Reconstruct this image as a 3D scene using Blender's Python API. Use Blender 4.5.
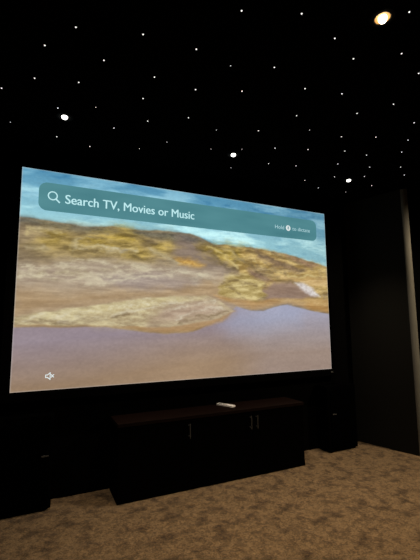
import bpy, bmesh, math, random
import numpy as np
from mathutils import Matrix, Vector

for o in list(bpy.data.objects):
    bpy.data.objects.remove(o)
S = bpy.context.scene
COL = S.collection

# ---------------------------------------------------------------- camera
cam_data = bpy.data.cameras.new('camera')
cam = bpy.data.objects.new('camera', cam_data)
COL.objects.link(cam)
cam_data.sensor_fit = 'VERTICAL'
cam_data.sensor_height = 24.0
cam_data.lens = 24.0 * 368.0 / 560.0
cam_data.clip_start = 0.02
_rot = Matrix([[0.904379, -0.044752, -0.424377], [-0.426641, -0.115179, -0.897057], [-0.008734, 0.992336, -0.123259]]).to_4x4()
_rot.translation = Vector([-1.2034, -2.7063, 1.1103])
cam.matrix_world = _rot
S.camera = cam

# ---------------------------------------------------------------- world and exposure
world = bpy.data.worlds.new('dark_world')
S.world = world
world.use_nodes = True
world.node_tree.nodes['Background'].inputs[0].default_value = (0.02, 0.018, 0.015, 1)
world.node_tree.nodes['Background'].inputs[1].default_value = 0.0
S.view_settings.view_transform = 'Standard'
S.view_settings.look = 'None'
S.view_settings.exposure = 0.0
S.view_settings.gamma = 1.0
S.view_settings.use_curve_mapping = False

FRONT_LAMP_W = 42.0      # the row of downlights in front of the screen
ROOM_LAMP_W = 74.0       # the warm downlights further back
ADDED_LAMP_W = 150.0  # unseen downlight added to brighten the rounded end of the right wall
WARM = (1.0, 0.72, 0.42)
ROOM_H = 2.35

# ---------------------------------------------------------------- materials
def srgb(r, g, b):
    f = lambda c: (c/255/12.92) if c/255 <= 0.04045 else ((c/255+0.055)/1.055)**2.4
    return (f(r), f(g), f(b), 1)

def new_mat(name):
    m = bpy.data.materials.new(name)
    m.use_nodes = True
    nt = m.node_tree
    return m, nt, nt.nodes['Principled BSDF']

def surface(name, c1, c2, scale=40, rough=0.6, metal=0.0, spec=0.5, bump=0.1, stretch=(1, 1, 1), detail=5):
    """two-tone procedural noise surface with a fine bump"""
    m, nt, b = new_mat(name)
    tc = nt.nodes.new('ShaderNodeTexCoord')
    mp = nt.nodes.new('ShaderNodeMapping'); mp.inputs['Scale'].default_value = stretch
    nz = nt.nodes.new('ShaderNodeTexNoise'); nz.inputs['Scale'].default_value = scale
    nz.inputs['Detail'].default_value = detail
    rp = nt.nodes.new('ShaderNodeValToRGB')
    rp.color_ramp.elements[0].position = 0.3; rp.color_ramp.elements[0].color = (*c1, 1)
    rp.color_ramp.elements[1].position = 0.7; rp.color_ramp.elements[1].color = (*c2, 1)
    L = nt.links
    L.new(tc.outputs['Object'], mp.inputs[0]); L.new(mp.outputs[0], nz.inputs['Vector'])
    L.new(nz.outputs[0], rp.inputs[0]); L.new(rp.outputs[0], b.inputs['Base Color'])
    b.inputs['Roughness'].default_value = rough
    b.inputs['Metallic'].default_value = metal
    b.inputs['Specular IOR Level'].default_value = spec
    if bump:
        bp = nt.nodes.new('ShaderNodeBump'); bp.inputs['Strength'].default_value = bump
        bp.inputs['Distance'].default_value = 0.002
        L.new(nz.outputs[0], bp.inputs['Height']); L.new(bp.outputs[0], b.inputs['Normal'])
    return m

def emitter(name, colour, strength):
    m, nt, b = new_mat(name)
    nt.nodes.remove(b)
    e = nt.nodes.new('ShaderNodeEmission')
    e.inputs[0].default_value = (*colour, 1); e.inputs[1].default_value = strength
    nt.links.new(e.outputs[0], nt.nodes['Material Output'].inputs[0])
    return m

M_CEIL = surface('black_ceiling_fabric', (.0012, .0012, .0012), (.002, .002, .002), 120, 1.0, spec=0.0)
M_WALL = surface('black_screen_wall_paint', (.0015, .0015, .0015), (.0025, .0024, .0022), 90, 1.0, spec=0.0)
M_SIDE = surface('charcoal_side_wall_fabric', (.013, .0128, .0104), (.0185, .0182, .015), 160, 0.95, spec=0.05)
M_TRIM = surface('lightened_corner_trim', (.120, .117, .102), (.145, .141, .122), 60, 0.7, spec=0.15, stretch=(1, 1, .15))  # lighter than the wall, standing in for light along its edge
M_VELVET = surface('black_velvet', (.0012, .0012, .0013), (.0022, .002, .002), 300, 1.0, spec=0.0)
M_CAB = surface('matt_black_laminate', (.0007, .0006, .0006), (.0011, .001, .0009), 30, 0.8, spec=0.008, stretch=(1, 1, 6))
M_GAP = surface('black_shadow_gap', (.0008, .0008, .0008), (.001, .001, .001), 30, 0.9, spec=0.0)
M_TOP = surface('dark_walnut_top', (.0040, .0016, .0010), (.0070, .0028, .0017), 14, 0.6, spec=0.05, stretch=(1, 9, 9))
M_STEEL = surface('dull_steel', (.035, .035, .035), (.05, .05, .05), 50, 0.5, spec=.2, metal=0.0, stretch=(1, 1, 8))
M_DIMSTEEL = surface('dull_badge_metal', (.05, .05, .05), (.08, .08, .08), 90, 0.5, metal=0.3)
M_SPK = surface('black_satin_speaker_finish', (.0006, .0006, .0006), (.001, .001, .001), 60, 0.85, spec=0.005)
M_GRILLE = surface('black_grille_cloth', (.0005, .0005, .0005), (.0009, .0009, .0009), 700, 1.0, spec=0.0, bump=0.4)
M_WHITE = surface('silver_white_shell', (.93, .91, .91), (.95, .94, .94), 30, 0.35, spec=0.5, bump=0.0)
M_BLACKGLOSS = surface('black_gloss_plastic', (.003, .003, .003), (.005, .005, .005), 20, 0.4, spec=0.1, bump=0)
M_BAFFLE = surface('black_lamp_trim', (.003, .003, .003), (.005, .005, .005), 50, 0.8, spec=0.05)
M_HALO = surface('orange_lamp_halo', (.75, .42, .16), (.85, .5, .2), 60, 0.5, metal=0.0, spec=0.3)  # orange colour imitates the glow around the warm lamp
M_STAR = emitter('fibre_star_glow', (1.0, .97, .92), 1.2)
M_LENS_FRONT = emitter('white_lamp_lens', (1.0, .95, .88), 5.0)
M_LENS_WARM = emitter('warm_lamp_lens', (1.0, .86, .60), 8.0)
M_UI_WHITE = emitter('screen_text_white', srgb(192, 236, 240)[:3], 1.0)
M_UI_DIM = emitter('screen_text_pale', srgb(178, 216, 222)[:3], 1.0)
M_UI_ICON = emitter('screen_icon_white', srgb(222, 232, 232)[:3], 1.0)

# the search bar: a translucent teal pane of light on the screen
M_BAR, _nt, _b = new_mat('screen_search_bar')
_nt.nodes.remove(_b)
_e = _nt.nodes.new('ShaderNodeEmission')
_tc = _nt.nodes.new('ShaderNodeTexCoord')
_mp = _nt.nodes.new('ShaderNodeMapping'); _mp.inputs['Scale'].default_value = (1.2, 1, 5)
_nz = _nt.nodes.new('ShaderNodeTexNoise'); _nz.inputs['Scale'].default_value = 1.5
_rp = _nt.nodes.new('ShaderNodeValToRGB')
_rp.color_ramp.elements[0].position = .25; _rp.color_ramp.elements[0].color = srgb(72, 126, 134)
_rp.color_ramp.elements[1].position = .75; _rp.color_ramp.elements[1].color = srgb(88, 143, 150)
for a, c in ((_tc.outputs['Object'], _mp.inputs[0]), (_mp.outputs[0], _nz.inputs['Vector']),
             (_nz.outputs[0], _rp.inputs[0]), (_rp.outputs[0], _e.inputs[0]),
             (_e.outputs[0], _nt.nodes['Material Output'].inputs[0])):
    _nt.links.new(a, c)

# carpet: brown cut pile, shading from its lie painted in as mottling
def carpet_material():
    m, nt, b = new_mat('pile_shaded_brown_carpet')
    L = nt.links
    N = lambda t: nt.nodes.new(t)
    tc = N('ShaderNodeTexCoord')
    def noise(scale, detail, rough=.55, dist=0.0):
        n = N('ShaderNodeTexNoise'); n.inputs['Scale'].default_value = scale
        n.inputs['Detail'].default_value = detail; n.inputs['Roughness'].default_value = rough
        n.inputs['Distortion'].default_value = dist
        L.new(tc.outputs['Object'], n.inputs['Vector'])
        return n
    big, mid, fine = noise(10.5, 7, .62, .15), noise(34, 6, .72), noise(120, 3, .75)
    def ramp(n, p0, c0, p1, c1):
        r = N('ShaderNodeValToRGB')
        r.color_ramp.elements[0].position = p0; r.color_ramp.elements[0].color = c0
        r.color_ramp.elements[1].position = p1; r.color_ramp.elements[1].color = c1
        L.new(n.outputs[0], r.inputs[0]); return r
    r1 = ramp(big, .37, (.088, .056, .030, 1), .52, (.218, .146, .077, 1))  # darker patches stand for shade where the pile leans differently
    r2 = ramp(mid, .32, (.50, .48, .46, 1), .66, (1.25, 1.23, 1.20, 1))
    r3 = ramp(fine, .30, (.38, .38, .38, 1), .70, (1.5, 1.5, 1.5, 1))
    def mul(a, c):
        x = N('ShaderNodeMix'); x.data_type = 'RGBA'; x.blend_type = 'MULTIPLY'
        x.inputs[0].default_value = 1.0; x.clamp_result = False
        L.new(a, x.inputs[6]); L.new(c, x.inputs[7]); return x.outputs[2]
    L.new(mul(mul(r1.outputs[0], r2.outputs[0]), r3.outputs[0]), b.inputs['Base Color'])
    b.inputs['Roughness'].default_value = 1.0
    b.inputs['Specular IOR Level'].default_value = 0.05
    b.inputs['Sheen Weight'].default_value = 0.15
    bp = N('ShaderNodeBump'); bp.inputs['Strength'].default_value = .9; bp.inputs['Distance'].default_value = .006
    L.new(fine.outputs[0], bp.inputs['Height']); L.new(bp.outputs[0], b.inputs['Normal'])
    return m
M_CARPET = carpet_material()

# ---------------------------------------------------------------- helpers
def add_box(bm, x0, x1, y0, y1, z0, z1, bevel=0.0, seg=2):
    r = bmesh.ops.create_cube(bm, size=1.0)
    for v in r['verts']:
        v.co = Vector(((x0+x1)/2 + v.co.x*(x1-x0), (y0+y1)/2 + v.co.y*(y1-y0), (z0+z1)/2 + v.co.z*(z1-z0)))
    if bevel:
        es = list({e for v in r['verts'] for e in v.link_edges})
        bmesh.ops.bevel(bm, geom=es, offset=bevel, segments=seg, profile=.5, affect='EDGES')

def add_prism(bm, pts, z0, z1):
    """vertical prism over a counter-clockwise plan outline"""
    a = [bm.verts.new((x, y, z0)) for x, y in pts]
    b = [bm.verts.new((x, y, z1)) for x, y in pts]
    n = len(pts)
    for i in range(n):
        bm.faces.new((a[i], a[(i+1) % n], b[(i+1) % n], b[i]))
    bm.faces.new(list(reversed(a))); bm.faces.new(b)

def add_lathe(bm, prof, seg=28, centre=(0, 0, 0), close=False):
    """profile of (radius, z) turned about a vertical axis"""
    rings = []
    for r, z in prof:
        if r < 1e-6:
            rings.append([bm.verts.new((centre[0], centre[1], centre[2]+z))])
        else:
            rings.append([bm.verts.new((centre[0]+r*math.cos(2*math.pi*k/seg), centre[1]+r*math.sin(2*math.pi*k/seg), centre[2]+z)) for k in range(seg)])
    pairs = list(zip(rings, rings[1:]))
    if close:
        pairs.append((rings[-1], rings[0]))
    for A, B in pairs:
        for k in range(seg):
            q = [A[k % len(A)], A[(k+1) % len(A)], B[(k+1) % len(B)], B[k % len(B)]]
            u = []
            for v in q:
                if v not in u: u.append(v)
            if len(u) > 2:
                bm.faces.new(u)

def add_tube(bm, p0, p1, r, seg=12):
    p0, p1 = Vector(p0), Vector(p1)
    d = p1-p0
    q = d.to_track_quat('Z', 'Y').to_matrix().to_4x4(); q.translation = (p0+p1)/2
    bmesh.ops.create_cone(bm, cap_ends=True, segments=seg, radius1=r, radius2=r, depth=d.length, matrix=q)

def rounded(x0, x1, z0, z1, r, n=8):
    pts = []
    for cx, cz, a0 in ((x1-r, z1-r, 0), (x0+r, z1-r, 90), (x0+r, z0+r, 180), (x1-r, z0+r, 270)):
        for k in range(n+1):
            a = math.radians(a0+90*k/n)
            pts.append((cx+r*math.cos(a), cz+r*math.sin(a)))
    return pts

def obj(name, bm, mat, parent=None, smooth=False, loc=None):
    me = bpy.data.meshes.new(name)
    bmesh.ops.recalc_face_normals(bm, faces=bm.faces)
    bm.to_mesh(me); bm.free()
    me.materials.append(mat)
    if smooth:
        for p in me.polygons: p.use_smooth = True
        me.set_sharp_from_angle(angle=math.radians(40))
    o = bpy.data.objects.new(name, me); COL.objects.link(o)
    if loc: o.location = loc
    if parent: o.parent = parent
    return o

def tag(o, label, cat, group=None):
    o['label'] = label; o['category'] = cat
    if group: o['group'] = group
    return o

def thing(name, label, cat, loc=(0, 0, 0), rotz=0, group=None):
    o = bpy.data.objects.new(name, None); COL.objects.link(o)
    o.empty_display_size = .05
    o.location = loc; o.rotation_euler = (0, 0, rotz)
    return tag(o, label, cat, group)

def struct(name, bm, mat, parent=None, smooth=False):
    o = obj(name, bm, mat, parent, smooth)
    o['kind'] = 'structure'
    return o

def B(): return bmesh.new()

# ---------------------------------------------------------------- the room
X_L, Y_B, X_R, Y_W = -1.80, -4.80, 3.30, 0.05
WALL_DIR = Vector((.268, -.9634)); WALL_N = Vector((-.9634, -.268))      # right wall, splayed outwards
CORNER = Vector((1.65, Y_W)); WALL_LEN = 0.562; TRIM_R = 0.042

def fbm(x, y, seed, octaves=5, gain=.55):
    """value noise in numpy, about 0..1"""
    rng = np.random.default_rng(seed)
    T = rng.random((256, 256))
    out = np.zeros_like(x); amp = 1.0; tot = 0.0; fx, fy = x+17.3*seed, y+5.1*seed
    for k in range(octaves):
        xi = np.floor(fx).astype(int); yi = np.floor(fy).astype(int)
        tx = fx-xi; ty = fy-yi
        tx = tx*tx*(3-2*tx); ty = ty*ty*(3-2*ty)
        g = lambda a, b: T[(xi+a) % 256, (yi+b) % 256]
        out += amp*((g(0, 0)*(1-tx)+g(1, 0)*tx)*(1-ty)+(g(0, 1)*(1-tx)+g(1, 1)*tx)*ty)
        tot += amp; amp *= gain; fx = fx*2.03+3.1; fy = fy*2.03+1.7
    return out/tot

def grid_mesh(name, pos, nx, ny):
    idx = np.arange(nx*ny).reshape(ny, nx)
    quads = np.stack([idx[:-1, :-1], idx[:-1, 1:], idx[1:, 1:], idx[1:, :-1]], -1).reshape(-1, 4)
    me = bpy.data.meshes.new(name)
    me.vertices.add(nx*ny); me.vertices.foreach_set('co', pos.astype(np.float32).ravel())
    n = len(quads)
    me.loops.add(n*4); me.loops.foreach_set('vertex_index', quads.astype(np.int32).ravel())
    me.polygons.add(n); me.polygons.foreach_set('loop_start', np.arange(0, n*4, 4, dtype=np.int32))
    me.update(calc_edges=True); me.validate()
    return me

# carpeted floor with a slightly tufted pile
nx, ny = 520, 490
gx, gy = np.meshgrid(np.linspace(X_L, X_R, nx), np.linspace(Y_B, Y_W, ny))
gz = 0.006*(fbm(gx*14, gy*14, 3)-.95) + 0.004*(fbm(gx*45, gy*45, 4, 2)-.9)
gz = np.minimum(gz, 0)
fm = grid_mesh('floor', np.stack([gx, gy, gz], -1).reshape(-1, 3), nx, ny)
fm.materials.append(M_CARPET)
for p in fm.polygons: p.use_smooth = True
floor = bpy.data.objects.new('floor', fm); COL.objects.link(floor); floor['kind'] = 'structure'

bm = B(); add_box(bm, X_L-.1, X_R+.1, Y_B-.1, Y_W+.1, ROOM_H, ROOM_H+.08); struct('ceiling', bm, M_CEIL)
bm = B(); add_box(bm, X_L-.1, X_R+.1, Y_W, Y_W+.1, -.05, ROOM_H); struct('wall_back', bm, M_WALL)
bm = B(); add_box(bm, X_L-.1, X_L, Y_B-.1, Y_W, -.05, ROOM_H); struct('wall_left', bm, M_WALL)
bm = B(); add_box(bm, X_R, X_R+.1, Y_B-.1, Y_W, -.05, ROOM_H); struct('wall_far_right', bm, M_SIDE)
bm = B(); add_box(bm, X_L-.1, X_R+.1, Y_B-.1, Y_B, -.05, ROOM_H); struct('wall_front', bm, M_WALL)

# short splayed wall to the right of the screen, ending in a rounded corner coloured lighter to look lit
p0 = CORNER; p1 = CORNER + WALL_DIR*WALL_LEN
th = 2*TRIM_R
bm = B()
add_prism(bm, [tuple(p0), tuple(p1), tuple(p1-WALL_N*th), tuple(p0-WALL_N*th)], -.02, ROOM_H)
struct('wall_right', bm, M_SIDE)
c = p1 - WALL_N*TRIM_R
pts = []
for k in range(25):
    a = math.pi*k/24
    v = c + WALL_N*(TRIM_R*math.cos(a)) + WALL_DIR*(TRIM_R*math.sin(a))
    pts.append(tuple(v))
bm = B(); add_prism(bm, pts, -.02, ROOM_H); struct('trim_1', bm, M_TRIM, smooth=True)

# ---------------------------------------------------------------- the projection screen
SW, SH, SZ = 2.66, 1.49625, 0.70

def inside_and_distance(U, V, poly):
    x = U*16.0; y = V*9.0
    P = [(a*16.0, b*9.0) for a, b in poly]
    d2 = np.full(x.shape, 1e9); ins = np.zeros(x.shape, bool)
    for (ax, ay), (bx, by) in zip(P, P[1:]+P[:1]):
        ex, ey = bx-ax, by-ay
        t = np.clip(((x-ax)*ex+(y-ay)*ey)/(ex*ex+ey*ey+1e-12), 0, 1)
        d2 = np.minimum(d2, (x-ax-t*ex)**2+(y-ay-t*ey)**2)
        cond = ((ay > y) != (by > y)) & (x < ex*(y-ay)/(ey if abs(ey) > 1e-9 else 1e-9)+ax)
        ins ^= cond
    return np.where(ins, 1, -1)*np.sqrt(d2)

def paint_picture(U, V):
    """the desert lake landscape shown on the screen, as sRGB 0..255"""
    x, y = U*16, V*9
    C = np.zeros(U.shape+(3,))
    w1 = fbm(x*1.6, y*3.2, 11)-.5; w2 = fbm(x*1.6, y*3.2, 12)-.5
    def lay(poly, col, soft=.06, warp=.25, amt=1.0, tex=None, k=1.0):
        m = inside_and_distance(U+w1*warp/16*2, V+w2*warp/9, poly)
        m = np.clip(m/soft*.5+.5, 0, 1); m = m*m*(3-2*m)*amt
        if tex is not None: m = m*np.clip((tex-.5)*k+.5, 0, 1)
        col = np.array(col, float) if not isinstance(col, np.ndarray) else col
        C[:] = C*(1-m[..., None]) + col*m[..., None]
    def mixc(a, b, t):
        t = np.clip(t, 0, 1)[..., None]
        return np.array(a, float)*(1-t)+np.array(b, float)*t
    # sky
    sky = mixc((154, 206, 218), (88, 148, 180), (V-.78)/.20 + .12*(U-.3))
    sky = sky*(1-.12*np.clip((U-.55)/.45, 0, 1)[..., None])
    cl = fbm(x*.55, y*2.6, 21, 5)
    sky = sky + (np.clip((cl-.47)*4, 0, 1)*np.clip(1.2-(V-.72)*1.2, .2, 1))[..., None]*np.array((50, 44, 34))
    cl2 = fbm(x*.9, y*3.5, 22, 5)
    sky = sky + (np.clip((cl2-.55)*4, 0, 1))[..., None]*np.array((-26, -24, -16))
    C[:] = sky
    # textures
    t_h = fbm(x*2.2, y*5.5, 31, 6, .62); t_f = fbm(x*5.5, y*11, 32, 5, .65)
    t_s = fbm(x*1.0, y*8.0, 33, 6, .6); t_b = fbm(x*1.1, y*2.4, 34, 5)
    spk = fbm(x*9, y*14, 35, 3, .7)
    t_d = fbm(x*1.6-y*1.2, y*7+x*.9, 36, 6, .62); t_e = fbm(x*1.2+y*1.5, y*6-x*.7, 37, 6, .64)
    base = mixc((112, 96, 76), (164, 144, 112), (t_e-.3)*2.6)
    HILL = [(-0.0101,0.7646),(0.0237,0.7649),(0.0492,0.7633),(0.1069,0.7585),(0.1472,0.7499),(0.2072,0.7596),(0.2315,0.7684),(0.2537,0.7624),(0.2876,0.7622),(0.3137,0.7624),(0.3676,0.7724),(0.4143,0.7702),(0.4644,0.7709),(0.5028,0.7536),(0.5439,0.7218),(0.5828,0.7301),(0.6376,0.721),(0.6755,0.729),(0.734,0.7165),(0.8117,0.7101),(0.8626,0.695),(0.8929,0.681),(0.9466,0.6662),(0.9971,0.6465),(1.0451,0.6437),(1.0298,0.2399),(-0.0091,0.2001)]
    lay(HILL, base, .05, .06)
    # darker grey-green ridge
    lay([(-0.01,0.7623),(0.1069,0.7585),(0.2072,0.7586),(0.3137,0.7608),(0.4143,0.7685),(0.496,0.7524),(0.5439,0.7206),(0.4627,0.7191),(0.3678,0.7307),(0.2512,0.7364),(0.1451,0.7271),(0.0476,0.7325),(-0.0093,0.735)], mixc((70, 72, 72), (112, 112, 106), (t_f-.3)*2.5), .2, .2, .85)
    # mauve slopes
    lay([(-0.0089,0.7214),(0.0961,0.6942),(0.225,0.6464),(0.0987,0.572),(-0.0087,0.5593)], mixc((126, 110, 90), (164, 146, 120), (t_e-.3)*2.3), .35, .35, .7)
    lay([(0.4239,0.7511),(0.5163,0.722),(0.5925,0.6074),(0.5848,0.5498),(0.4625,0.5823),(0.3926,0.6598)], mixc((122, 106, 96), (152, 134, 120), (t_s-.3)*2.3), .3, .25, .85)
    gold = mixc((132, 110, 46), (208, 180, 94), (t_e-.32)*2.8)
    gold2 = mixc((150, 122, 68), (218, 190, 124), (t_e-.32)*2.8)
    pale = mixc((168, 154, 122), (212, 200, 166), (t_f-.3)*2.3)
    # golden grass patches
    lay([(0.0251,0.7096),(0.1708,0.7269),(0.3986,0.7359),(0.4051,0.6295),(0.2258,0.587),(0.0745,0.5876),(0.0136,0.6342)], gold, .9, .4, .42)
    for P, a in (([(0.0574,0.7156),(0.1101,0.7254),(0.1254,0.7041),(0.0962,0.6895),(0.0626,0.6931)], .8), ([(0.0446,0.6667),(0.0914,0.6886),(0.1161,0.6737),(0.0924,0.6415),(0.05,0.6352)], .7),
                 ([(0.1264,0.6514),(0.1558,0.6997),(0.1918,0.7208),(0.229,0.7476),(0.2564,0.7681),(0.2906,0.7539),(0.3083,0.7102),(0.2972,0.6671),(0.2302,0.6622),(0.1772,0.6543)], .97),
                 ([(0.258,0.631),(0.2972,0.6568),(0.3382,0.6418),(0.3444,0.5958),(0.3037,0.5757),(0.264,0.5915)], .9),
                 ([(0.188,0.6313),(0.2525,0.6302),(0.2754,0.5726),(0.2258,0.587),(0.1479,0.5778),(0.1423,0.6058)], .5),
                 ([(0.3588,0.6921),(0.3987,0.709),(0.4176,0.6849),(0.3803,0.6528),(0.356,0.66)], .8),
                 ([(0.4825,0.7001),(0.5439,0.7263),(0.6081,0.7247),(0.6601,0.7149),(0.6742,0.6399),(0.6217,0.6221),(0.5643,0.6326),(0.516,0.6658)], .9)):
        lay(P, gold, .45, .5, min(1, a*1.15), t_h+.2, 2.2)
    lay([(0.4177,0.6311),(0.4626,0.6367),(0.5191,0.6049),(0.5089,0.5927),(0.456,0.5816),(0.424,0.5943)], mixc((186, 138, 60), (226, 182, 94), (t_f-.3)*2.3), .18, .3, .9)
    # pale streaks on the left slopes
    for P in ([(0.0137,0.712),(0.057,0.7296),(0.0809,0.7247),(0.0482,0.7092)], [(0.0228,0.6265),(0.0545,0.6405),(0.0642,0.628),(0.0275,0.6181)], [(0.1214,0.6554),(0.1432,0.6927),(0.1508,0.694),(0.1365,0.6481)], [(0.2088,0.6491),(0.2633,0.652),(0.2524,0.6353),(0.2144,0.635)], [(0.338,0.6731),(0.4304,0.6111),(0.4177,0.5989),(0.3381,0.6522)]):
        lay(P, pale, .15, .3, .7)
    # right hand hills
    lay([(0.6376,0.7204),(0.7221,0.7178),(0.8116,0.7058),(0.8929,0.6785),(0.9971,0.6452),(1.0448,0.637),(1.0366,0.4197),(0.8727,0.4263),(0.7177,0.4672),(0.6285,0.5767)], gold2, .2, .3, .97, t_h+.2, 2.2)
    lay([(0.6945,0.7079),(0.7614,0.6746),(0.8438,0.6349),(0.9044,0.6162),(0.8599,0.5929),(0.7767,0.6276),(0.7055,0.6675)], mixc((120, 98, 78), (152, 126, 98), (t_f-.3)*2.4), .2, .3, .85)
    lay([(0.8116,0.7058),(0.8929,0.6785),(0.9598,0.6477),(0.9318,0.6317),(0.8617,0.6621)], mixc((130, 100, 84), (172, 138, 108), (t_f-.3)*2.4), .15, .25, .75)
    lay([(0.6661,0.6037),(0.7276,0.5803),(0.7747,0.5304),(0.7186,0.5143),(0.6731,0.5576)], mixc((120, 96, 84), (150, 126, 108), (t_f-.3)*2.4), .2, .3, .8)
    lay([(0.7754,0.5667),(0.8765,0.5631),(1.0141,0.5878),(1.0117,0.5224),(0.9281,0.5104),(0.8583,0.5306)], mixc((186, 152, 96), (222, 192, 140), (t_s-.3)*2.4), .2, .2, .8)
    # grey-brown plain at the right with a pale salt patch
    lay([(0.7179,0.4789),(0.7705,0.5241),(0.8328,0.5348),(0.8923,0.5018),(0.9533,0.4484),(0.8727,0.4263),(0.7325,0.4209)], mixc((138, 114, 100), (160, 136, 120), (t_s-.3)*2.2), .15, .15, .95)
    lay([(0.8497,0.5299),(0.8932,0.5331),(0.9367,0.4983),(0.9671,0.4491),(0.9219,0.4533),(0.879,0.4947)], mixc((196, 186, 182), (234, 230, 228), (t_f-.3)*2.3), .12, .15, .95)
    # sandy shore, left to centre
    lay([(-0.0106,0.5502),(0.0986,0.5766),(0.2255,0.6067),(0.3684,0.5985),(0.4955,0.5858),(0.5994,0.5739),(0.6494,0.4749),(0.6335,0.3832),(0.4947,0.3475),(-0.0077,0.2976)], mixc((158, 140, 122), (190, 174, 152), (t_s-.3)*2.3), .35, .3, .95)
    lay([(-0.0076,0.4447),(0.1016,0.4378),(0.2546,0.4515),(0.4305,0.4936),(0.5634,0.5255),(0.6345,0.4626),(0.6262,0.383),(0.4623,0.4105),(0.2554,0.383),(0.1036,0.3466),(-0.0122,0.3062)], mixc((162, 134, 98), (186, 158, 120), (t_s-.3)*2.3), .5, .3, .85)
    lay([(-0.0102,0.5369),(0.0658,0.5589),(0.1484,0.5492),(0.1743,0.5183),(0.1006,0.4838),(0.0307,0.4963),(-0.0087,0.4841)], pale, .3, .5, .8, t_h, 3.5)
    lay([(0.1277,0.5896),(0.1889,0.5729),(0.2809,0.5833),(0.3505,0.5705),(0.3272,0.527),(0.2265,0.5377),(0.1585,0.5502)], pale, .25, .5, .75, t_h, 3.2)
    lay([(0.399,0.5862),(0.4496,0.5594),(0.5428,0.5461),(0.5704,0.5205),(0.482,0.5082),(0.4054,0.5339)], mixc((168, 160, 140), (206, 196, 172), (t_f-.3)*2.3), .25, .5, .6, t_h, 3.2)
    lay([(0.2003,0.5158),(0.3388,0.5435),(0.4952,0.5092),(0.4305,0.4619),(0.2545,0.4613)], mixc((148, 134, 132), (172, 158, 152), (t_s-.3)*2.3), .3, .3, .6)
    # thin ridges and creases
    def line(pts, col, w, amt):
        m = np.full(U.shape, 1e9); uu_ = U*16+w1*.5; vv_ = V*9+w2*.5
        P = [(a*16, b*9) for a, b in pts]
        for (ax, ay), (bx, by) in zip(P, P[1:]):
            ex, ey = bx-ax, by-ay
            t = np.clip(((uu_-ax)*ex+(vv_-ay)*ey)/(ex*ex+ey*ey), 0, 1)
            m = np.minimum(m, np.hypot(uu_-ax-t*ex, vv_-ay-t*ey))
        k = np.clip(1-m/w, 0, 1)*np.clip((t_h-.3)*3.4, 0, 1)*amt
        C[:] = C*(1-k[..., None])+np.array(col, float)*k[..., None]
    LIGHT, DARK = (216, 206, 176), (86, 74, 60)
    for P in ([(0.0032,0.525),(0.0522,0.5482),(0.1037,0.5632),(0.1584,0.555)], [(0.0083,0.4988),(0.1,0.5115),(0.2005,0.5013)], [(0.1327,0.5855),(0.1992,0.5838),(0.2644,0.5614),(0.3387,0.5641)], [(0.1794,0.5235),(0.2814,0.533),(0.3685,0.5619)], [(0.1648,0.4793),(0.2817,0.5079),(0.4054,0.5339)], [(0.3685,0.5724),(0.4431,0.548),(0.5155,0.5492)], [(0.1315,0.6474),(0.1982,0.6475),(0.2973,0.6466)]):
        line(P, LIGHT, .16, .75)
    for P in ([(0.0117,0.7025),(0.062,0.7211),(0.0956,0.7179)], [(0.1215,0.6507),(0.1433,0.6878),(0.1711,0.7072)], [(0.579,0.6973),(0.6369,0.6588),(0.6973,0.6426)], [(0.7202,0.6094),(0.8336,0.5657),(0.976,0.578)], [(0.523,0.7005),(0.5858,0.6638),(0.6289,0.6114)]):
        line(P, (214, 196, 140), .13, .7)
    for P in ([(0.002,0.7281),(0.0953,0.7322),(0.1604,0.7299)], [(0.1504,0.7134),(0.2082,0.6937),(0.2914,0.6714)], [(0.229,0.7476),(0.2908,0.728),(0.3558,0.6969)], [(0.2467,0.6496),(0.2975,0.6261),(0.3385,0.6003)], [(0.1072,0.6295),(0.1724,0.6292),(0.2471,0.6195)], [(0.66,0.7089),(0.7215,0.6815),(0.81,0.6374),(0.8867,0.6144)], [(0.5439,0.7206),(0.6078,0.6898),(0.6816,0.6172),(0.7196,0.5736)], [(0.762,0.7052),(0.8362,0.6715),(0.9322,0.6446)], [(0.6816,0.6172),(0.7354,0.5751),(0.8077,0.539),(0.884,0.52)], [(0.4825,0.6945),(0.5435,0.6583),(0.5924,0.596)]):
        line(P, DARK, .16, .45)
    # yellow rocks in the middle
    lay([(0.5598,0.5029),(0.5919,0.5505),(0.6582,0.5738),(0.7188,0.5261),(0.7251,0.4441),(0.6859,0.4018),(0.6049,0.416),(0.5629,0.4531)], mixc((154, 132, 76), (218, 200, 142), (t_e-.28)*2.3), .2, .4, .95)
    lay([(0.5421,0.441),(0.605,0.4216),(0.6937,0.4136),(0.7646,0.434),(0.8729,0.4325),(1.0275,0.4323),(1.0339,0.3485),(0.9325,0.3629),(0.8716,0.3833),(0.817,0.4031),(0.7637,0.3896),(0.7159,0.3621),(0.6702,0.3613),(0.619,0.3828)], mixc((164, 124, 72), (196, 156, 100), (t_s-.3)*2.3), .12, .15, .95)
    lay([(0.7485,0.4274),(0.8991,0.4336),(1.008,0.4187),(0.9883,0.3925),(0.8549,0.4012)], mixc((190, 160, 104), (216, 188, 138), (t_f-.3)*2.3), .15, .3, .6)
    # lake
    lake = mixc((150, 136, 144), (152, 127, 103), (.24-V)/.2 + .35*np.clip((U-.05)*2, 0, 1) - .15)
    right = mixc((164, 163, 182), (156, 136, 124), (.37-V)/.26)
    t = np.clip((U-.55)/.2, 0, 1); t = (t*t*(3-2*t))[..., None]
    lake = lake*(1-t)+right*t
    mid = np.clip(1-np.abs(U-.46)/.26, 0, 1)*np.clip(1-V/.24, 0, 1)
    lake = lake*(1-.55*mid[..., None])+np.array((178, 150, 120))*.55*mid[..., None]
    lake += ((fbm(x*.7, y*4, 41, 4)-.5)*12)[..., None]
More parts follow.
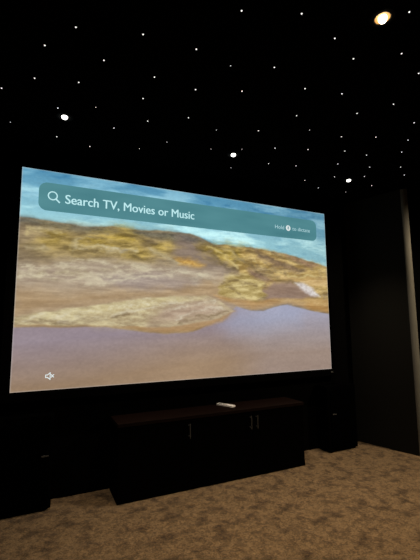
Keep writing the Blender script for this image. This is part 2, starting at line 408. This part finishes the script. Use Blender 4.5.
    LAKE = [(-0.0155,0.2743),(0.1076,0.2743),(0.2143,0.2744),(0.3037,0.2515),(0.3909,0.2342),(0.4717,0.2437),(0.5618,0.3048),(0.6189,0.38),(0.6739,0.3568),(0.7197,0.3553),(0.7635,0.3807),(0.8169,0.397),(0.8714,0.376),(0.9324,0.3586),(1.0334,0.3357),(1.0591,-0.1072),(1.0554,-0.1989),(-0.019,-0.0257)]
    lay(LAKE, lake, .05, .05)
    lay([(0.5685,0.283),(0.6189,0.3772),(0.6738,0.3528),(0.7634,0.3748),(0.8167,0.391),(0.8712,0.3711),(0.8605,0.2919),(0.7139,0.2471),(0.6031,0.2386)], (160, 170, 198), .8, .2, .5)
    # foreground rock spit with its brown rim
    lay([(-0.0157,0.2806),(0.23,0.277),(0.3037,0.2564),(0.3909,0.2367),(0.4717,0.2473),(0.5686,0.2993),(0.6115,0.3547),(0.5902,0.3599),(0.4622,0.2945),(0.1047,0.2969),(-0.0075,0.2933)], mixc((162, 128, 86), (184, 150, 108), (t_s-.3)*2.3), .12, .1, .95)
    lay([(-0.0167,0.3147),(0.0003,0.319),(0.1201,0.3578),(0.2285,0.387),(0.2828,0.3986),(0.3485,0.4163),(0.4527,0.4324),(0.5183,0.4333),(0.5729,0.3998),(0.6097,0.3547),(0.5618,0.3157),(0.5143,0.2995),(0.3999,0.2695),(0.2841,0.2738),(0.191,0.2799),(0.0587,0.2839),(-0.0157,0.2806)], mixc((158, 140, 110), (212, 200, 158), (t_d-.3)*2.5), .06, .1)
    lay([(0.3935,0.382),(0.4818,0.4166),(0.5487,0.4029),(0.6007,0.3545),(0.5482,0.3211),(0.4306,0.2896),(0.3405,0.2854),(0.3636,0.3457)], mixc((158, 134, 116), (192, 168, 148), (t_e-.3)*2.5), .5, .25, .85)
    lay([(0.1773,0.3431),(0.283,0.3789),(0.3694,0.3865),(0.3637,0.3254),(0.3007,0.2809),(0.2038,0.2868)], mixc((166, 144, 108), (216, 204, 164), (t_f-.3)*2.2), .5, .3, .6)
    lay([(0.0005,0.3104),(0.1037,0.342),(0.2554,0.383),(0.3692,0.412),(0.5116,0.4287),(0.3996,0.3926),(0.2559,0.3442),(0.1043,0.3149)], mixc((196, 180, 130), (222, 212, 172), (t_f-.3)*2.3), .2, .3, .7)
    for P in ([(0.0136,0.3061),(0.1278,0.3378),(0.2557,0.3636),(0.3398,0.4007)], [(0.1045,0.3059),(0.2033,0.3151),(0.3113,0.3598),(0.4623,0.4105)], [(0.4182,0.3154),(0.4947,0.3582),(0.5761,0.3651)], [(0.3876,0.346),(0.4687,0.3895),(0.5418,0.3972)]):
        line(P, (222, 214, 190), .12, .6)
    for P in ([(0.0583,0.2972),(0.1779,0.3057),(0.2834,0.3347)], [(0.5914,0.4939),(0.6345,0.4626),(0.6487,0.4177)], [(0.5704,0.5149),(0.6279,0.525),(0.695,0.4951)], [(0.4306,0.2947),(0.5144,0.3263),(0.5901,0.3488)]):
        line(P, (112, 92, 66), .12, .6)
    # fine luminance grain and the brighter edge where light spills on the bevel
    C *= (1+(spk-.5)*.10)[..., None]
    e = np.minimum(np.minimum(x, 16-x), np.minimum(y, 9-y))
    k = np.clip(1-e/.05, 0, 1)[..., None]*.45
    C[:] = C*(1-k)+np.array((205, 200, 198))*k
    return np.clip(C, 0, 255)

screen = thing('projection_screen', 'huge black framed projection screen showing a rocky lake landscape and search bar', 'screen', (0, 0, SZ))
nx, ny = 640, 360
uu, vv = np.meshgrid(np.linspace(0, 1, nx), np.linspace(0, 1, ny))
pos = np.stack([(uu-.5)*SW, np.full_like(uu, 0.0), vv*SH], -1).reshape(-1, 3)
pm = grid_mesh('picture', pos, nx, ny)
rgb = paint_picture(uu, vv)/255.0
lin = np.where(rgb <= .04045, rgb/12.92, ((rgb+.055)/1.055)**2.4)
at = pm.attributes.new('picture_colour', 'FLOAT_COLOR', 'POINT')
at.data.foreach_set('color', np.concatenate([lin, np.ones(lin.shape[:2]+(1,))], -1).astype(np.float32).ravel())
M_PIC, nt, b = new_mat('projected_landscape')
nt.nodes.remove(b)
em = nt.nodes.new('ShaderNodeEmission'); an = nt.nodes.new('ShaderNodeAttribute'); an.attribute_name = 'picture_colour'
nt.links.new(an.outputs['Color'], em.inputs[0]); nt.links.new(em.outputs[0], nt.nodes['Material Output'].inputs[0])
pm.materials.append(M_PIC)
pic = bpy.data.objects.new('picture', pm); COL.objects.link(pic); pic.parent = screen
pic['label'] = 'glowing landscape of golden hills, pale rocks and a still lake'

def frame_bm(x0, x1, z0, z1, w, y0, y1, bev):
    bm = B()
    outer = [(x0-w, z0-w), (x1+w, z0-w), (x1+w, z1+w), (x0-w, z1+w)]
    inner = [(x0, z0), (x1, z0), (x1, z1), (x0, z1)]
    mid = [(x0-bev, z0-bev), (x1+bev, z0-bev), (x1+bev, z1+bev), (x0-bev, z1+bev)]
    def ring(pts, y): return [bm.verts.new((px, y, pz)) for px, pz in pts]
    R = [ring(inner, y1), ring(inner, y0+.012), ring(mid, y0), ring(outer, y0), ring(outer, y1)]
    for A, Bq in zip(R, R[1:]+R[:1]):
        for k in range(4):
            bm.faces.new((A[k], A[(k+1) % 4], Bq[(k+1) % 4], Bq[k]))
    return bm
fr = obj('frame', frame_bm(-SW/2, SW/2, 0, SH, .058, -.022, .045, .012), M_VELVET, screen)
bm = B(); add_box(bm, -SW/2-.002, SW/2+.002, .006, .044, -.002, SH+.002); obj('backing_panel', bm, M_VELVET, screen)
# small maker's badge on the frame, lower right
bm = B(); add_box(bm, 1.298, 1.326, -.0265, -.0215, -.032, -.021, .001); bd = obj('badge', bm, M_DIMSTEEL, fr)
bd['label'] = 'small dull metal badge at the lower right'

def flat_outline(bm, outline, y):
    vs = [bm.verts.new((px, y, pz)) for px, pz in outline]
    f = bm.faces.new(vs)
    bmesh.ops.triangulate(bm, faces=[f])
def sx(u): return (u-.5)*SW
def sz(v): return v*SH

# search bar
bm = B(); add_prism(bm, rounded(sx(.041), sx(.958), sz(.8085), sz(.9425), .055), -.0002, .0012)
for v in bm.verts: v.co = Vector((v.co.x, -.0015-v.co.z, v.co.y))
bar = obj('search_bar', bm, M_BAR, screen); bar['label'] = 'teal rounded search bar across the top of the picture'

def text_mesh(name, s, u0, v0, u1, cap, mat, parent, bold=.0, y=-.0038, lab=None):
    """lettering as a mesh whose left, baseline, right and capital height are given"""
    cu = bpy.data.curves.new(name, 'FONT'); cu.body = s; cu.size = 1.0; cu.resolution_u = 4
    t = bpy.data.objects.new(name, cu); COL.objects.link(t)
    bpy.context.view_layer.update()
    me = bpy.data.meshes.new_from_object(t.evaluated_get(bpy.context.evaluated_depsgraph_get()))
    bpy.data.objects.remove(t)
    n = len(me.vertices); co = np.zeros(n*3, np.float32); me.vertices.foreach_get('co', co); co = co.reshape(-1, 3)
    xa, xb = co[:, 0].min(), co[:, 0].max()
    fx = (sx(u1)-sx(u0))/(xb-xa); fz = cap/0.73
    out = np.stack([sx(u0)+(co[:, 0]-xa)*fx, np.full(n, y, np.float32), sz(v0)+co[:, 1]*fz], -1).astype(np.float32)
    me.vertices.foreach_set('co', out.ravel()); me.update()
    bt = bmesh.new()
    for k in ((-1, 0, 1) if bold else (0,)):       # heavier strokes: the same letters laid thrice, a hair apart
        me.vertices.foreach_set('co', (out+np.array((k*bold, -.00012*k, abs(k)*bold*.35), np.float32)).astype(np.float32).ravel())
        bt.from_mesh(me)
    # one mesh per word: cut the line where the gap between letters is a space
    bt.faces.ensure_lookup_table()
    span = sorted((min(v.co.x for v in f.verts), max(v.co.x for v in f.verts)) for f in bt.faces)
    cuts = []; hi = span[0][1]
    for a, b2 in span:
        if a-hi > cap*.20: cuts.append((a+hi)/2)
        hi = max(hi, b2)
    words = s.split(' ')
    for k, w in enumerate(words):
        lo_x = cuts[k-1] if k else -9; hi_x = cuts[k] if k < len(cuts) else 9
        bw = bt.copy()
        bmesh.ops.delete(bw, geom=[f for f in bw.faces if not lo_x <= f.calc_center_median().x < hi_x], context='FACES')
        o = obj(name, bw, mat, parent); o['label'] = lab % w
    bt.free(); bpy.data.meshes.remove(me)
text_mesh('search_text', 'Search TV, Movies or Music', .1056, .852, .4763,   .068, M_UI_WHITE, bar, .0013, lab='white lettering reading %s')
text_mesh('hint_text', 'Hold', .777, .8605, .8145, .036, M_UI_DIM, bar, 0, lab='small pale word %s')
text_mesh('hint_text', 'to dictate', .850, .8605, .928, .036, M_UI_DIM, bar, 0, lab='small pale word %s')

# magnifying glass
bm = B()
cx, cz, R0, R1 = sx(.0745), sz(.8815), .0245, .0325
for k in range(40):
    a, b2 = 2*math.pi*k/40, 2*math.pi*(k+1)/40
    q = [(R0, a), (R1, a), (R1, b2), (R0, b2)]
    bm.faces.new([bm.verts.new((cx+r*math.cos(t_), -.0038, cz+r*math.sin(t_))) for r, t_ in q])
d = Vector((.72, -.69)); nrm = Vector((-d.y, d.x))
a0 = Vector((cx, cz))+d*.030; a1 = Vector((cx, cz))+d*.065
flat_outline(bm, [tuple(a0+nrm*.005), tuple(a0-nrm*.005), tuple(a1-nrm*.005), tuple(a1+nrm*.005)], -.0038)
obj('magnifier_icon', bm, M_UI_WHITE, bar)['label'] = 'white magnifying glass icon'

# microphone button: a white disc with a dark microphone cut in it
bm = B(); cx, cz = sx(.8322), sz(.8715)
flat_outline(bm, [(cx+.0265*math.cos(2*math.pi*k/32), cz+.0265*math.sin(2*math.pi*k/32)) for k in range(32)], -.0036)
mic = obj('microphone_button', bm, M_UI_ICON, bar); mic['label'] = 'round white button with a microphone'
bm = B()
flat_outline(bm, [(cx+px, cz+pz) for px, pz in rounded(-.0055, .0055, -.004, .017, .0054, 5)], -.0044)
flat_outline(bm, [(cx-.0105, cz+.003), (cx-.0078, cz-.0075), (cx-.0018, cz-.0105), (cx-.0018, cz-.018), (cx+.0018, cz-.018), (cx+.0018, cz-.0105), (cx+.0078, cz-.0075), (cx+.0105, cz+.003), (cx+.008, cz+.003), (cx+.0055, cz-.005), (cx, cz-.0075), (cx-.0055, cz-.005), (cx-.008, cz+.003)], -.0044)
obj('microphone_symbol', bm, M_BAR, bar)

# mute symbol in the lower left of the picture: outlined loudspeaker with a small cross
bm = B(); cx, cz = sx(.0855), sz(.060)
spk_o = [(-.023, -.008), (-.012, -.008), (.004, -.021), (.004, .021), (-.012, .008), (-.023, .008)]
def stroke(pts, w, closed=True):
    P = [Vector(p) for p in pts]
    segs = list(zip(P, P[1:]+P[:1])) if closed else list(zip(P, P[1:]))
    for a, b2 in segs:
        d = (b2-a).normalized(); n2 = Vector((-d.y, d.x))*w/2; e = d*w/2
        flat_outline(bm, [tuple(Vector((cx, cz))+q) for q in (a-e+n2, a-e-n2, b2+e-n2, b2+e+n2)], -.002)
stroke(spk_o, .0055)
stroke([(.011, -.008), (.025, .008)], .0055, False); stroke([(.011, .008), (.025, -.008)], .0055, False)
obj('mute_icon', bm, M_UI_ICON, screen)['label'] = 'white outlined muted loudspeaker icon'

# ---------------------------------------------------------------- the low cabinet
CX0, CX1, CY0, CY1, CZ = -.69, .797, -.225, .030, .487
cab = thing('media_cabinet', 'long low matt black cabinet with dark brown wooden top under the screen', 'cabinet', ((CX0+CX1)/2, (CY0+CY1)/2, 0))
ox, oy = (CX0+CX1)/2, (CY0+CY1)/2
def lb(bm, x0, x1, y0, y1, z0, z1, bev=0): add_box(bm, x0-ox, x1-ox, y0-oy, y1-oy, z0, z1, bev)
bm = B(); lb(bm, CX0, CX1, CY0+.02, CY1, .0, CZ-.025); obj('body', bm, M_CAB, cab)
bm = B(); lb(bm, CX0-.006, CX1+.006, CY0-.006, CY1, CZ-.024, CZ, .002); obj('top', bm, M_TOP, cab)['label'] = 'dark brown wooden top board'
bm = B(); lb(bm, CX0, CX1, CY0-.002, CY0+.019, .0, .042, .002); obj('plinth', bm, M_CAB, cab)
DOORS = ((CX0, -.182, -.202), (-.182, .320, .293), (.320, CX1, .347))
for x0, x1, hx in DOORS:
    bm = B(); lb(bm, x0+.002, x1-.002, CY0, CY0+.019, .045, CZ-.028, .0015); dr = obj('door', bm, M_CAB, cab)
    bm = B()
    hy = CY0-oy-.024
    add_tube(bm, (hx-ox, hy, .340), (hx-ox, hy, .436), .0042)
    for z in (.352, .424): add_tube(bm, (hx-ox, hy, z), (hx-ox, CY0-oy+.001, z), .0038)
    obj('handle', bm, M_STEEL, dr, True)['label'] = 'slim upright steel bar handle'

# silver white remote control lying on the cabinet
rem = thing('remote_control', 'slim silver white remote control lying on the brown cabinet top', 'remote control', (.176, -.060, CZ), math.radians(-65))
bm = B(); add_prism(bm, rounded(-.080, .080, -.023, .023, .010, 6), 0.0, .0115)
es = [e for e in bm.edges if abs(e.verts[0].co.z-e.verts[1].co.z) < 1e-6 and e.verts[0].co.z > .006]
bmesh.ops.bevel(bm, geom=es, offset=.002, segments=2, profile=.5, affect='EDGES')
obj('shell', bm, M_WHITE, rem, True)
bm = B(); add_lathe(bm, [(.0, .0127), (.012, .0127), (.0132, .0116), (.0132, .0114)], 24, (-.056, 0, 0)); obj('click_pad', bm, M_BLACKGLOSS, rem, True)['label'] = 'round black click pad'
for bx, by in ((-.032, -.008), (-.032, .008), (-.014, -.008), (-.014, .008)):
    bm = B(); add_lathe(bm, [(.0, .0124), (.0042, .0124), (.0046, .0116), (.0046, .0114)], 14, (bx, by, 0)); obj('button', bm, M_BLACKGLOSS, rem, True)

# ---------------------------------------------------------------- loudspeakers either side of the cabinet
def speaker(x0, x1, badge_x, label):
    yf, yb, h = -.105, .045, .56
    ox, oy = (x0+x1)/2, (yf+yb)/2
    t = thing('floor_speaker', label, 'speaker', (ox, oy, 0), 0, 'black loudspeakers under the screen')
    w = (x1-x0)/2; dd = (yb-yf)/2
    bm = B(); add_prism(bm, rounded(-w, w, -dd, dd, .018, 8), .012, h)
    es = [e for e in bm.edges if e.verts[0].co.z > h-.001 and e.verts[1].co.z > h-.001]
    bmesh.ops.bevel(bm, geom=es, offset=.008, segments=3, profile=.5, affect='EDGES')
    obj('enclosure', bm, M_SPK, t, True)
    bm = B(); add_prism(bm, rounded(-w+.012, w-.012, -dd+.01, dd-.01, .03, 8), 0, .013); obj('base', bm, M_SPK, t, True)
    bm = B(); add_box(bm, -w+.03, w-.03, -dd-.008, -dd+.004, .035, h-.03, .004); g = obj('grille', bm, M_GRILLE, t)
    bm = B(); add_box(bm, badge_x-ox-.021, badge_x-ox+.021, -dd-.0105, -dd-.007, .316, .325, .001); k = obj('badge', bm, M_DIMSTEEL, g)
    k['label'] = 'small dull metal badge'
    return t
speaker(1.165, 1.512, 1.235, 'black rounded loudspeaker on the carpet between the cabinet and right wall')
speaker(-1.435, -1.068, -1.112, 'black loudspeaker on the carpet left of the cabinet, cut off by the photo edge')

# ---------------------------------------------------------------- recessed ceiling downlights
def downlight(x, y, label, lens, power, colour, angle, blend, wide=False, aim=(0, 0)):
    DP = 1.25 if wide else .8
    LR = .0165 if wide else .0175
    t = thing('ceiling_downlight', label, 'ceiling light', (x, y, ROOM_H), 0, 'recessed ceiling downlights')
    bm = B(); add_lathe(bm, [(.030, 0.0), (.030, -.003), (.034, -.006), (.046, -.005), (.049, 0.0)], 36, close=True); obj('trim_ring', bm, M_BAFFLE, t, True)
    if wide:  # orange ring in place of the glow around the lamp
        bm = B(); add_lathe(bm, [(.0300, -.0035), (.026, -.0025), (.021, -.0012), (.016, -.0008)], 36); obj('halo', bm, M_HALO, t, True)['label'] = 'orange painted-glow reflector ring'
    bm = B(); add_lathe(bm, [(LR, -.0008), (LR, -LR*.4*DP), (LR*.92, -LR*.7*DP), (LR*.72, -LR*.95*DP), (LR*.42, -LR*1.12*DP), (.0, -LR*1.2*DP)], 28); obj('lens', bm, lens, t, True)['label'] = 'glowing lamp lens'
    ld = bpy.data.lights.new('downlight_beam', 'SPOT'); ld.energy = power; ld.color = colour
    ld.spot_size = math.radians(angle); ld.spot_blend = blend; ld.shadow_soft_size = .02
    lo = bpy.data.objects.new('downlight_beam', ld); COL.objects.link(lo); lo.parent = t
    lo.location = (0, 0, -.03); lo.rotation_euler = (math.radians(aim[0]), math.radians(aim[1]), 0)
    return t
COOL = (1.0, .84, .66)
downlight(-1.10, -.49, 'small lit recessed downlight above the upper left corner of the screen', M_LENS_FRONT, FRONT_LAMP_W, COOL, 80, .9)
downlight(.05, -.475, 'small lit recessed downlight above the middle of the screen', M_LENS_FRONT, FRONT_LAMP_W, COOL, 80, .9)
downlight(1.19, -.465, 'small lit recessed downlight above the upper right corner of the screen', M_LENS_FRONT, FRONT_LAMP_W, COOL, 80, .9)
downlight(.02, -1.785, 'brightest warm glowing downlight, nearest the viewer in the starry ceiling', M_LENS_WARM, ROOM_LAMP_W, WARM, 106, .9, True)
downlight(2.31, -1.79, 'added warm downlight out of view past the right wall, brightening its rounded end', M_LENS_WARM, ADDED_LAMP_W, (1.0, .80, .54), 172, .35, True)  # added lamp, there to light the wall's rounded end

# ---------------------------------------------------------------- fibre optic stars
STARS = [(-1.105,-1.214),(-1.22,-1.051),(-0.967,-1.065),(-1.261,-0.793),(-1.057,-0.851),(-1.417,-0.636),(-0.841,-1.293),(-0.601,-1.31),(-0.718,-1.05),(-0.492,-1.045),(-0.518,-1.573),(-0.292,-1.662),(-0.409,-1.28),(-0.211,-1.359),(0.031,-1.292),(0.095,-1.849),(-0.077,-1.62),(0.271,-1.68),(0.094,-1.562),(0.47,-1.623),(-1.141,-0.567),(-0.946,-0.663),(-1.394,-0.292),(-1.13,-0.221),(-0.916,-0.173),(-0.724,-0.855),(-0.427,-0.783),(-0.639,-0.647),(-0.81,-0.482),(-0.449,-0.449),(-0.595,-0.281),(-0.262,-1.136),(0.152,-1.07),(-0.212,-0.727),(0.037,-0.831),(0.271,-0.681),(0.498,-0.761),(0.066,-0.572),(-0.134,-0.482),(0.144,-0.265),(0.373,-0.451),(0.592,-0.508),(0.332,-0.973),(0.242,-1.341),(0.58,-1.392),(0.463,-1.238),(0.868,-1.31),(0.582,-0.995),(0.797,-1.086),(1.031,-1.148),(0.757,-0.851),(1.148,-1.01),(0.952,-0.87),(0.868,-0.669),(1.144,-0.729),(1.37,-0.831),(1.54,-0.735),(1.027,-0.467),(1.256,-0.576),(1.483,-0.452),(1.39,-0.236),(1.076,-0.216),(0.847,-0.304)]
FAINT = (12, 22, 29, 30, 33, 37, 38, 39, 42, 21, 60)
bm = B(); add_lathe(bm, [(.0036, 0.0), (.0034, -.0016), (.0022, -.003), (0, -.0036)], 10)
star0 = obj('ceiling_star', bm, M_STAR)
for i, (px, py) in enumerate(STARS):
    s = star0 if i == 0 else star0.copy()
    if i: COL.objects.link(s)
    s.location = (px, py, ROOM_H)
    s.scale = (.62,)*3 if i in FAINT else (1, 1, 1)
    tag(s, 'pinprick white fibre optic star set in the black ceiling', 'star light', 'fibre optic stars in the ceiling')
